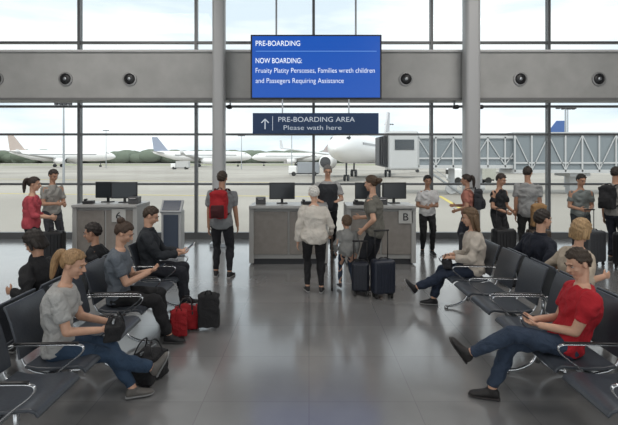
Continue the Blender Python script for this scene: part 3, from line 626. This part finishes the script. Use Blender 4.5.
def plane(x,y,rot,sc,tail,label):
    e=empty('airplane',(x,y,-1),math.radians(rot),label,'airplane','parked airplanes'); e.scale=(sc,sc,sc)
    z=4.1; mb=MB()
    st=[(18.6,-.35,.12),(18.2,-.3,.6),(17.3,-.2,1.1),(16,-.05,1.55),(14.2,0,1.85),(12,0,1.97),(0,0,1.97),(-7,0,1.97),(-11,.3,1.7),(-15,.95,1.1),(-18,1.35,.5),(-18.8,1.45,.15)]
    mb.loft([((0,yy,z+dz),(r,0,0),(0,0,r)) for yy,dz,r in st],24); obj('fuselage',mb,FW,e,smooth=True)
    for sx in(-1,1):
        mb=MB(); mb.box((sx*1.93,1.0,z+.45),(.09,23,.30)); obj('cabin_window_row',mb,mat((.28,.29,.31),.3),e)
    mb=MB(); mb.loft([((0,16.9,z+.62),(.85,0,0),(0,.0,.32)),((0,16.2,z+.85),(1.2,0,0),(0,0,.42)),((0,15.6,z+1.05),(1.2,0,0),(0,0,.36))],12); obj('cockpit_window',mb,BLACK,e,smooth=True)
    for sx in(-1,1):
        mb=MB(); mb.loft([((sx*1,-.5,z-1.1),(0,3.6,0),(0,0,.42)),((sx*6,-2.2,z-.7),(0,2.2,0),(0,0,.25)),((sx*16.5,-6.2,z+.5),(0,.8,0),(0,0,.09)),((sx*16.9,-6.8,z+1.9),(0,.5,0),(0.05,0,.05))],14); obj('wing',mb,mat((.6,.61,.62),.4),e,smooth=True)
        mb=MB(); mb.loft([((sx*.3,-15.5,z+1.3),(0,1.6,0),(0,0,.16)),((sx*6.3,-18,z+1.8),(0,.7,0),(0,0,.06))],12); obj('stabilizer',mb,mat((.6,.61,.62),.4),e,smooth=True)
        mb=MB(); mb.loft([((sx*5.6,3.6,z-1.9),(.85,0,0),(0,0,.85)),((sx*5.6,3.2,z-1.9),(1.1,0,0),(0,0,1.1)),((sx*5.6,1.2,z-1.9),(1.05,0,0),(0,0,1.05)),((sx*5.6,-.6,z-1.8),(.6,0,0),(0,0,.6))],20); en=obj('engine',mb,FW,e,smooth=True)
        mb=MB(); mb.loft([((sx*5.6,3.62,z-1.9),(.82,0,0),(0,0,.82)),((sx*5.6,3.7,z-1.9),(.1,0,0),(0,0,.1))],20); obj('fan',mb,mat((.05,.05,.055),.4),en,smooth=False)
        mb=MB(); mb.box((sx*5.6,.4,z-1.1),(.18,2.4,.7)); obj('pylon',mb,FW,e)
        mb=MB(); mb.cap((sx*2.6,-1.6,.9),(sx*2.5,-1.5,z-1.2),.12,.14); 
        for q in(-.3,.3): mb.cap((sx*2.6+q-.12,-1.6,.55),(sx*2.6+q+.12,-1.6,.55),.55,.55,flat0=True,flat1=True,n=18)
        obj('main_gear',mb,DARK,e)
    mb=MB()
    P=[(-12.2,z+1.75),(-13.6,z+2.6),(-17.2,z+7.3),(-19.2,z+7.3),(-18.4,z+1.6)]
    for sx in(-.14,.14):
        for a,b in P: mb.v.append(V((sx,a,b)))
    mb.f+= [tuple(range(5)),tuple(range(9,4,-1))]+[(k,(k+1)%5,(k+1)%5+5,k+5) for k in range(5)]
    obj('tail_fin',mb,mat(tail,.4),e)
    mb=MB(); mb.cap((0,13.2,.7),(0,13.2,z-1.6),.1,.12)
    for q in(-.22,.22): mb.cap((q-.08,13.2,.38),(q+.08,13.2,.38),.38,.38,flat0=True,flat1=True,n=16)
    obj('nose_gear',mb,DARK,e)
plane(-107,200,-86,1.2,(.52,.44,.40),'white airliner with pale tail parked on the apron')
plane(-47,205,-80,1.15,(.32,.36,.46),'white airliner with muted blue tail taxiing on the apron')
plane(10.6,82,161,1.2,(.5,.5,.52),'white airliner parked nose-in at the gate')
plane(41,112,88,1.1,(.06,.13,.34),'white airliner with bright blue tail behind the jet bridge')
plane(-8,230,100,1.1,(.42,.36,.36),'distant white airliner with muted tail')
# jet bridge
e=empty('jet_bridge',(0,42,0),0,'pale grey glazed boarding bridge reaching toward the parked airliner','boarding bridge')
JG=mat((.50,.51,.52),.5); JW=mat((.20,.23,.25),.15)
def tunnel(nm,x0,x1,z0,z1,d):
    mb=MB(); cx=(x0+x1)/2; w=x1-x0
    mb.box((cx,0,z0+.15),(w,d,.3)); mb.box((cx,0,z1-.12),(w,d,.24)); mb.box((cx,-d/2+.04,z0+.9),(w,.06,.14)); mb.box((cx,d/2-.04,z0+.9),(w,.06,.14))
    k=max(2,int(w/1.5))
    for i in range(k+1):
        x=x0+.1+(w-.2)*i/k
        for s_ in(-1,1): mb.box((x,s_*(d/2-.06),(z0+z1)/2),(.12,.12,z1-z0-.2))
    for i in range(k):
        xa=x0+.1+(w-.2)*i/k; xb=x0+.1+(w-.2)*(i+1)/k
        for s_ in(-1,1):
            L=math.hypot(xb-xa,(z1-z0-.5)); a=math.atan2((z1-z0-.5),xb-xa)*(1 if i%2 else -1)
            mb.box(((xa+xb)/2,s_*(d/2-.04),(z0+z1)/2),(L,.06,.07),Matrix.Rotation(-a,3,'Y'))
    t=obj(nm,mb,JG,e)
    mb=MB(); mb.box((cx,0,(z0+z1)/2),(w-.1,d-.3,z1-z0-.4)); obj('glazing',mb,JW,t)
tunnel('tunnel_segment',18,36,.9,4.5,3.2); tunnel('tunnel_segment',9.6,19,1.3,4.2,2.6)
cb=box('cab',(8.4,0,2.9),(2.6,3.0,3.5),JG,e,bevel=.25)
box('cab_window',(8.4,-1.52,3.4),(1.7,.06,.9),mat((.05,.06,.07),.15),cb)
mb=MB()
for k in range(5): mb.box((7.0-.16*k,.6,2.85),(.10,2.6-.05*k,2.9-.08*k))
obj('bellows',mb,DARK,e,bevel=.03)
for x in(13,15.5): 
    mb=MB(); mb.box((x,0,.2),(.4,.6,2.4)); mb.box((x,0,-.35),(.5,1.8,.3)); mb.cap((x-.2,-.7,-.5),(x-.2,-.4,-.5),.5,.5,flat0=True,flat1=True,n=16); obj('support_leg',mb,JG,e)
mb=MB(); mb.box((24,0,0),(.8,.8,2.)); mb.box((24,0,.75),(1.8,2.6,.3)); obj('support_column',mb,JG,e)
mb=MB(); mb.box((10.8,-1.6,.1),(.1,.1,2.2)); mb.box((12,-1.7,0),(3.2,.6,.12),Matrix.Rotation(math.radians(35),3,'Y')); mb.box((12,-2.0,.5),(3.2,.05,.05),Matrix.Rotation(math.radians(35),3,'Y')); obj('service_stair',mb,STEEL,e)
def mast(x,y,h,label='tall grey floodlight mast on the apron'):
    e=empty('light_mast',(x,y,-1),0,label,'light mast','apron light masts')
    mb=MB(); mb.cap((0,0,0),(0,0,h),.16,.09,flat0=True,flat1=True); obj('pole',mb,STEEL,e)
    mb=MB(); mb.box((0,0,h),(2.2,.15,.15))
    for q in(-.9,-.3,.3,.9): mb.box((q,-.1,h-.05),(.4,.3,.28))
    obj('lamp_head',mb,DARK,e)
mast(-32,60,10.4); mast(-4.5,120,11.5); mast(20,115,12); mast(29,52,9); mast(-75,170,14); mast(-22,150,11); mast(45,80,12)
def truck(x,y,rot,c,label):
    e=empty('service_truck',(x,y,-1),rot,label,'truck','apron vehicles')
    box('cargo_box',(0,-.9,1.6),(2.1,4.2,2.1),mat(c,.5),e,bevel=.08); box('cab',(0,2.1,1.2),(2.0,1.6,1.5),FW,e,bevel=.2); box('windshield',(0,2.85,1.5),(1.7,.15,.6),BLACK,e)
    box('chassis',(0,0,.5),(1.8,5.6,.25),DARK,e)
    for sx in(-1,1):
        for yy in(-2,1.9):
            mb=MB(); mb.cap((sx*.95-.12,yy,.42),(sx*.95+.12,yy,.42),.42,.42,flat0=True,flat1=True,n=16); obj('wheel',mb,RUBBER,e)
truck(-42,150,R90,(.5,.5,.5),'white service truck on the apron'); truck(-1,88,R90,(.3,.32,.35),'grey service truck near the gate'); truck(21,60,R90,(.45,.45,.4),'pale service truck by the jet bridge')
# ------------------------------------------------------------ bake soft meshes
bpy.context.view_layer.update()
dg=bpy.context.evaluated_depsgraph_get(); nm=[]
for o in bake: nm.append(bpy.data.meshes.new_from_object(o.evaluated_get(dg)))
for o,m in zip(bake,nm):
    o.modifiers.clear(); o.data=m
    for p in m.polygons: p.use_smooth=True
# ------------------------------------------------------------ light
wd=bpy.data.worlds.new('world'); bpy.context.scene.world=wd; wd.use_nodes=True; nt=wd.node_tree; bg=nt.nodes['Background']
tc=nt.nodes.new('ShaderNodeTexCoord'); mp=nt.nodes.new('ShaderNodeMapping'); mp.inputs['Scale'].default_value=(1.5,1.5,7)
nz=nt.nodes.new('ShaderNodeTexNoise'); nz.inputs['Scale'].default_value=1.6; nz.inputs['Detail'].default_value=5
cr=nt.nodes.new('ShaderNodeValToRGB'); cr.color_ramp.elements[0].position=.38; cr.color_ramp.elements[0].color=(.55,.62,.67,1); cr.color_ramp.elements[1].position=.58; cr.color_ramp.elements[1].color=(.84,.85,.84,1)
nt.links.new(tc.outputs['Generated'],mp.inputs[0]); nt.links.new(mp.outputs[0],nz.inputs['Vector']); nt.links.new(nz.outputs['Fac'],cr.inputs[0]); nt.links.new(cr.outputs[0],bg.inputs['Color'])
bg.inputs['Strength'].default_value=1.6
def light(t,name,loc,rot,e,size=None,col=(1,1,1)):
    l=bpy.data.lights.new(name,t); l.energy=e; l.color=col
    if t=='AREA': l.shape='RECTANGLE'; l.size,l.size_y=size
    else: l.angle=math.radians(3)
    o=bpy.data.objects.new(name,l); COL.objects.link(o); o.location=loc; o.rotation_euler=rot; return o
light('SUN','sun',(0,-20,30),(math.radians(35),0,math.radians(-25)),2.0,col=(1,.94,.85))
for i,(x,y) in enumerate(((-5,1.5),(5,1.5),(-5,7),(5,7))):
    light('AREA','ceiling_lamp',(x,y,7.1),(0,0,0),160,(3,2.5),(1,.955,.90))
cam=bpy.data.cameras.new('camera'); co=bpy.data.objects.new('camera',cam); COL.objects.link(co)
co.location=(0,0,2.05); co.rotation_euler=(math.pi/2,0,0); cam.sensor_width=36; cam.lens=36*460/618; cam.shift_y=-52.5/618; cam.clip_end=2000
bpy.context.scene.camera=co
